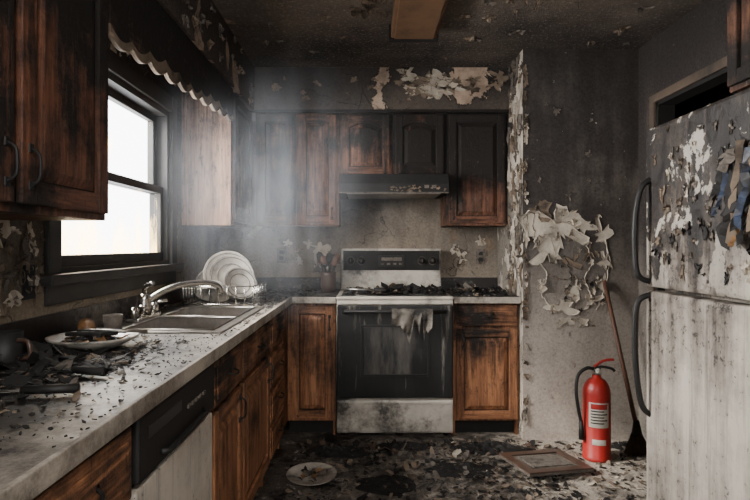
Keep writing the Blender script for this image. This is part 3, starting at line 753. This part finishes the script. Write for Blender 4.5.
def utensil(name, p0, p1, m1, m2):
    o = O(name); p0 = V(p0); p1 = V(p1); d = (p1-p0); mid = p0+d*.45
    o.tube([p0, mid], lambda t: .011-.002*t, m1, 10); n_ = V((-d.y, d.x, 0)).normalized()
    w = .016
    vs = [mid+n_*w*.5, mid-n_*w*.5, p1-n_*w*.3, p1+n_*w, mid+d*.3+n_*w*1.1]
    vs = vs+[v-V((0,0,.002)) for v in vs]
    o.add(vs, [tuple(range(5)), tuple(range(5,10))[::-1]]+[(i,(i+1)%5,5+(i+1)%5,5+i) for i in range(5)], m2); o.done()
utensil('kitchen_knife', (-.64, 1.24, ct+.014), (-.90, 1.20, ct+.014), 'black', 'steel')
utensil('spatula', (-.66, 1.40, ct+.014), (-.86, 1.46, ct+.014), 'char', 'char')
utensil('butter_knife', (-.72, 1.10, ct+.014), (-.88, 1.06, ct+.014), 'steel', 'steel')

def scat(n, fx, fy, s0, s1, z, mats, tilt=.4):
    for i in range(n):
        x, y = fx(), fy()
        if z < .92 and math.hypot(x-px_, y-py_) < .12: continue
        o.shard((x, y, z), R.uniform(s0, s1)*(1 if R.random() < .85 else 1.7), R.choice(mats), tilt)
DM = ['char']*5+['ash', 'flake_d']
def tri(a, b): return lambda: R.triangular(a, b)
def uni(a, b): return lambda: R.uniform(a, b)
o = O('charred_debris')
o.heap(-.97, 1.60, ct-.0008, .11, .10, .03, 'char', 1); o.heap(-1.0, 1.36, ct-.0008, .09, .14, .03, 'char', 2); o.heap(-.78, 1.54, ct-.0008, .07, .07, .015, 'char', 3); o.heap(-.86, 1.33, ct-.0008, .08, .08, .015, 'char', 6)
scat(700, tri(-1.1, -.58), tri(1.0, 2.05), .003, .016, ct, DM)
scat(420, tri(-1.1, -.66), tri(1.2, 1.9), .006, .026, ct+.002, ['char']*6+['ash', 'flake_d'])
scat(60, tri(-1.05, -.75), tri(1.3, 1.75), .015, .035, ct+.006, ['char'], .8)
scat(900, uni(-1.1, -.50), uni(.9, 2.08), .0012, .006, ct, DM)
o.done()
o = O('charred_debris')
scat(160, uni(-.54, -.505), uni(2.1, 3.6), .002, .007, ct, DM)
scat(200, uni(-.61, -.51), uni(3.0, 3.6), .003, .014, ct, DM); o.done()
o = O('charred_debris')
scat(160, uni(-1.105, -1.06), uni(2.1, 3.6), .003, .014, ct, DM+['flake_d']); o.done()
o = O('charred_debris')
scat(450, uni(-.95, -.36), uni(3.63, 4.2), .004, .020, ct, DM)
o.heap(-.6, 3.9, ct-.0008, .12, .1, .02, 'char', 15)
o.done()
o = O('charred_debris')
o.heap(.74, 3.85, ct-.0008, .16, .15, .05, 'char', 5); o.heap(.87, 3.8, ct-.0008, .08, .1, .04, 'char', 6)
scat(300, uni(.58, .96), uni(3.63, 4.2), .005, .024, ct, DM, .7)
scat(100, uni(.6, .92), uni(3.7, 4.0), .008, .03, ct+.025, DM, .8); o.done()
o = O('charred_debris')
o.heap(.12, 3.8, .9185, .13, .1, .035, 'char', 9); o.heap(.42, 3.82, .9185, .1, .12, .05, 'char', 7)
scat(340, uni(-.16, .52), uni(3.64, 4.1), .005, .024, .926, DM, .7)
scat(90, uni(.1, .5), uni(3.7, 3.95), .008, .03, .94, DM, .9); o.done()
o = O('burnt_spatula'); o.tube([(-.18, 3.72, .955), (.06, 3.68, .950)], .007, 'steel', 8); o.tube([(.04, 3.685, .950), (.13, 3.67, .952)], .016, 'char', 8); o.done()
o = O('charred_debris')
scat(80, uni(bx0+.03, bx1-.03), uni(b1[0]+.03, b1[1]-.03), .004, .016, .741, DM); scat(80, uni(bx0+.03, bx1-.03), uni(b2[0]+.03, b2[1]-.03), .004, .016, .741, DM); o.done()

o = O('burnt_dish_towel'); nx, nz = 24, 16; vs = []; yh = 3.62-.075
for i in range(nx+1):
    u = i/nx; x = .15+.26*u
    L = .03+.34*max(0, mn.noise(V((u*8, 2, 1)))+.35)*(1-abs(u-.6))
    for j in range(nz+1):
        t = j/nz
        if t < .2: yy = yh+.016*math.cos(math.pi*(t/.2)); z = .828+.016*math.sin(math.pi*t/.2)
        else: s_ = (t-.2)/.8; yy = yh-.016-.014*math.sin(u*18+s_*3)*s_-.004; z = .828-L*s_
        vs.append(V((x+.012*math.sin(u*12)*t, yy, z+.008*mn.noise(V((u*8, t*8, 0))))))
fs = [(i*(nz+1)+j, (i+1)*(nz+1)+j, (i+1)*(nz+1)+j+1, i*(nz+1)+j+1) for i in range(nx) for j in range(nz)]
o.add(vs, fs, 'cloth', True); o.done()

# ------------------------------------------------------------------ fire extinguisher
o = O('fire_extinguisher'); ex, ey = 1.335, 3.27; T = Matrix.Translation((ex, ey, 0)); 
o.lathe([(0, 0), (.074, 0), (.080, .006), (.080, .02), (.077, .024), (.077, .38), (.074, .41), (.063, .44), (.045, .462), (.026, .472), (.024, .49), (0, .49)], 'red', T, 48)
ang = -math.pi/2-.2
o.lathe([(.0778, .20), (.0785, .202), (.0785, .34), (.0778, .342)], 'label', T, 24, ang-.75, ang+.75)
o.lathe([(.0788, .305), (.0792, .306), (.0792, .334), (.0788, .335)], 'red', T, 16, ang-.6, ang+.6)
for k in range(5): o.lathe([(.0788, .29-.017*k), (.079, .291-.017*k), (.079, .296-.017*k), (.0788, .297-.017*k)], 'black', T, 12, ang-.6, ang+(.6 if k % 2 else .35))
o.lathe([(.0778, .10), (.0788, .102), (.0788, .13), (.0778, .132)], 'label', T, 16, ang-.5, ang+.5)
o.lathe([(.02, .485), (.022, .49), (.022, .52), (.016, .53), (0, .53)], 'steel', T, 18)
o.box(ex-.018, ex+.018, ey-.02, ey+.02, .505, .535, 'black', .004)
o.tube([(ex-.01, ey, .525), (ex+.03, ey, .535), (ex+.085, ey, .525), (ex+.105, ey, .51)], .008, 'black', 8)
o.tube([(ex-.015, ey, .535), (ex+.03, ey, .565), (ex+.07, ey, .575), (ex+.1, ey, .575)], .008, 'red', 8)
o.lathe([(0, 0), (.016, 0), (.016, .012), (0, .012)], 'label', Matrix.Translation((ex, ey-.02, .515)) @ Matrix.Rotation(math.pi/2, 4, 'X'), 18)
o.tube([(ex-.015, ey, .52), (ex-.06, ey-.01, .53), (ex-.115, ey-.02, .49), (ex-.13, ey-.03, .40), (ex-.118, ey-.03, .30), (ex-.098, ey-.02, .22)], .010, 'black', 10)
o.tube([(ex-.1, ey-.02, .23), (ex-.095, ey-.02, .12)], lambda t: .011+.006*t, 'black', 12)
o.done()
o = O('broom')
top_ = V((1.50, 3.555, 1.02)); base = V((1.60, 3.34, .17))
o.tube([base, top_], .013, 'woodstick', 10)
o.tube([base-V((0,0,.05))+V((.002,-.004,0)), base+V((0,0,.03))], lambda t: .03-.014*t, 'black', 12)
for i in range(160):
    a = R.uniform(-1, 1); b = R.uniform(-1, 1)
    p = base+V((a*.025, b*.015, -.045)); q = V((base.x+a*.08, base.y-.02+b*.03, R.uniform(.002, .012)))
    o.tube([p, q], .0025, 'bristle', 4, False)
o.done()

# ------------------------------------------------------------------ floor items
o = O('fire_debris')
FM = ['char']*5+['ash', 'ash', 'ash', 'flake_d', 'flake_d']
bpx, bpy_ = -.30, 2.98
def fl(n, x0, x1, y0, y1, s0, s1, mats, tilt=.4):
    for i in range(n):
        x = R.uniform(x0, x1); y = R.uniform(y0, y1)
        if math.hypot(x-bpx, y-bpy_) < .13 or math.hypot(x-ex, y-ey) < .09: continue
        o.shard((x, y, .0005), R.uniform(s0, s1)*(1 if R.random() < .9 else 1.6), R.choice(mats), tilt)
fl(1200, -.44, 1.05, 2.3, 3.55, .003, .016, FM); fl(520, -.44, 1.05, 2.6, 3.54, .01, .03, ['char', 'char', 'ash', 'ash', 'flake_d'], .5)
fl(650, .45, 1.68, 2.45, 3.55, .004, .018, FM+['flake_d', 'flake', 'flake']); fl(220, .5, 1.65, 2.7, 3.54, .01, .034, FM+['flake', 'flake', 'flake_d'], .5)
fl(100, -.2, .9, 1.6, 2.4, .004, .02, FM)
for cx, cy, rx, ry, h in ((-.2, 3.38, .2, .12, .045), (.75, 3.42, .25, .10, .05), (.2, 3.46, .2, .07, .035), (1.57, 3.47, .08, .06, .03), (.5, 3.1, .2, .12, .02), (.1, 2.9, .15, .12, .015)):
    o.heap(cx, cy, 0, rx, ry, h, 'char', cx*7)
fl(160, -.38, 1.0, 3.3, 3.55, .008, .03, ['char', 'ash', 'flake_d', 'crock'], .8)
o.done()
o = O('fallen_cabinet_door')
T = Matrix.Translation((.98, 3.10, .035)) @ Matrix.Rotation(math.radians(18), 4, 'Z') @ Matrix.Rotation(math.radians(3), 4, 'Y')
for q in ((-.2, .2, -.15, .15, 0, .012), (-.2, .2, -.15, -.105, .012, .02), (-.2, .2, .105, .15, .012, .02), (-.2, -.15, -.105, .105, .012, .02), (.15, .2, -.105, .105, .012, .02), (-.12, .12, -.075, .075, .012, .018)):
    t = bmesh.new(); bmesh.ops.create_cube(t, size=1)
    for v in t.verts: v.co = V((q[0] if v.co.x < 0 else q[1], q[2] if v.co.y < 0 else q[3], q[4] if v.co.z < 0 else q[5]))
    o.merge(t, 'crock' if q[5] > .019 else 'ash', T)
o.done()
o = O('broken_plate')
o.lathe(plate_prof(.135), 'china', Matrix.Translation((bpx, bpy_, .010)) @ Matrix.Rotation(.05, 4, 'X'), 36)
for i in range(34): a = R.random()*6.28; r_ = R.uniform(0, .09); o.shard((bpx+r_*math.cos(a), bpy_+r_*math.sin(a), .020), R.uniform(.01, .03), R.choice(['char', 'orange', 'ash', 'char', 'crock']), .6)
o.done()

# ------------------------------------------------------------------ smoke
vm = bpy.data.materials.new('thin_smoke'); vm.use_nodes = True; nt = vm.node_tree
nt.nodes.remove(nt.nodes['Principled BSDF'])
vs_ = nt.nodes.new('ShaderNodeVolumePrincipled'); vs_.inputs['Color'].default_value = (.82, .86, .92, 1); vs_.inputs['Anisotropy'].default_value = .2
tc = nt.nodes.new('ShaderNodeTexCoord'); nz_ = nt.nodes.new('ShaderNodeTexNoise'); nz_.inputs['Scale'].default_value = 3.0; nz_.inputs['Detail'].default_value = 3; nz_.inputs['Distortion'].default_value = .8
mp = nt.nodes.new('ShaderNodeMapping'); mp.inputs['Scale'].default_value = (1.8, 1, .5); mp.inputs['Rotation'].default_value = (0, .6, 0)
nt.links.new(tc.outputs['Object'], mp.inputs[0]); nt.links.new(mp.outputs[0], nz_.inputs['Vector'])
gr = nt.nodes.new('ShaderNodeTexGradient'); gr.gradient_type = 'QUADRATIC_SPHERE'; m2 = nt.nodes.new('ShaderNodeMapping'); m2.inputs['Scale'].default_value = (1/.8, 1/.85, 1/.9)
nt.links.new(tc.outputs['Object'], m2.inputs[0]); nt.links.new(m2.outputs[0], gr.inputs[0])
r1 = nt.nodes.new('ShaderNodeMapRange'); nt.links.new(nz_.outputs['Fac'], r1.inputs[0]); r1.inputs[1].default_value = .36; r1.inputs[2].default_value = .7; r1.inputs[4].default_value = .85
mu = nt.nodes.new('ShaderNodeMath'); mu.operation = 'MULTIPLY'; nt.links.new(r1.outputs[0], mu.inputs[0]); nt.links.new(gr.outputs['Fac'], mu.inputs[1])
nt.links.new(mu.outputs[0], vs_.inputs['Density']); nt.links.new(vs_.outputs[0], nt.nodes['Material Output'].inputs['Volume'])
me = bpy.data.meshes.new('smoke_haze'); b = bmesh.new(); bmesh.ops.create_icosphere(b, subdivisions=3, radius=1)
for v in b.verts: v.co = V((v.co.x*.8, v.co.y*.85, v.co.z*.9))
b.to_mesh(me); b.free(); me.materials.append(vm)
so = bpy.data.objects.new('smoke_haze', me); so.location = (-.46, 2.98, 1.55); bpy.context.collection.objects.link(so)

# ------------------------------------------------------------------ light
w = bpy.data.worlds.new('World'); bpy.context.scene.world = w; w.use_nodes = True
bg = w.node_tree.nodes['Background']; bg.inputs[0].default_value = (.97, .98, 1, 1); bg.inputs[1].default_value = 10
def area(name, loc, rot, sx, sy, e, col):
    l = bpy.data.lights.new(name, 'AREA'); l.shape = 'RECTANGLE'; l.size = sx; l.size_y = sy; l.energy = e; l.color = col
    ob = bpy.data.objects.new(name, l); ob.location = loc; ob.rotation_euler = rot; bpy.context.collection.objects.link(ob); return ob
area('daylight_outside_window', (-2.3, 2.7, 2.1), (0, math.radians(-75), 0), 2.4, 2.6, 1150, (1, .98, .96))
area('rear_fill_light', (.3, -.5, 2.45), (math.radians(25), 0, 0), 1.0, .6, 70, (1, .93, .86))  # unseen fill light added behind the camera to brighten the room
sl = bpy.data.lights.new('sun', 'SUN'); sl.energy = 6.0; sl.angle = math.radians(5); sl.color = (1, .95, .87)
sn = bpy.data.objects.new('sun', sl); sn.rotation_euler = V((.8, .22, -.55)).to_track_quat('-Z', 'Y').to_euler(); sn.location = (-4, 2, 4); bpy.context.collection.objects.link(sn)

cam = bpy.data.cameras.new('Camera'); co = bpy.data.objects.new('Camera', cam); bpy.context.collection.objects.link(co)
co.location = (0, 0, 1.24); co.rotation_euler = (math.pi/2, 0, 0); cam.lens = 36*560/750; cam.sensor_width = 36
cam.shift_x = 7/750; cam.shift_y = -4/750; cam.clip_start = .05
bpy.context.scene.camera = co
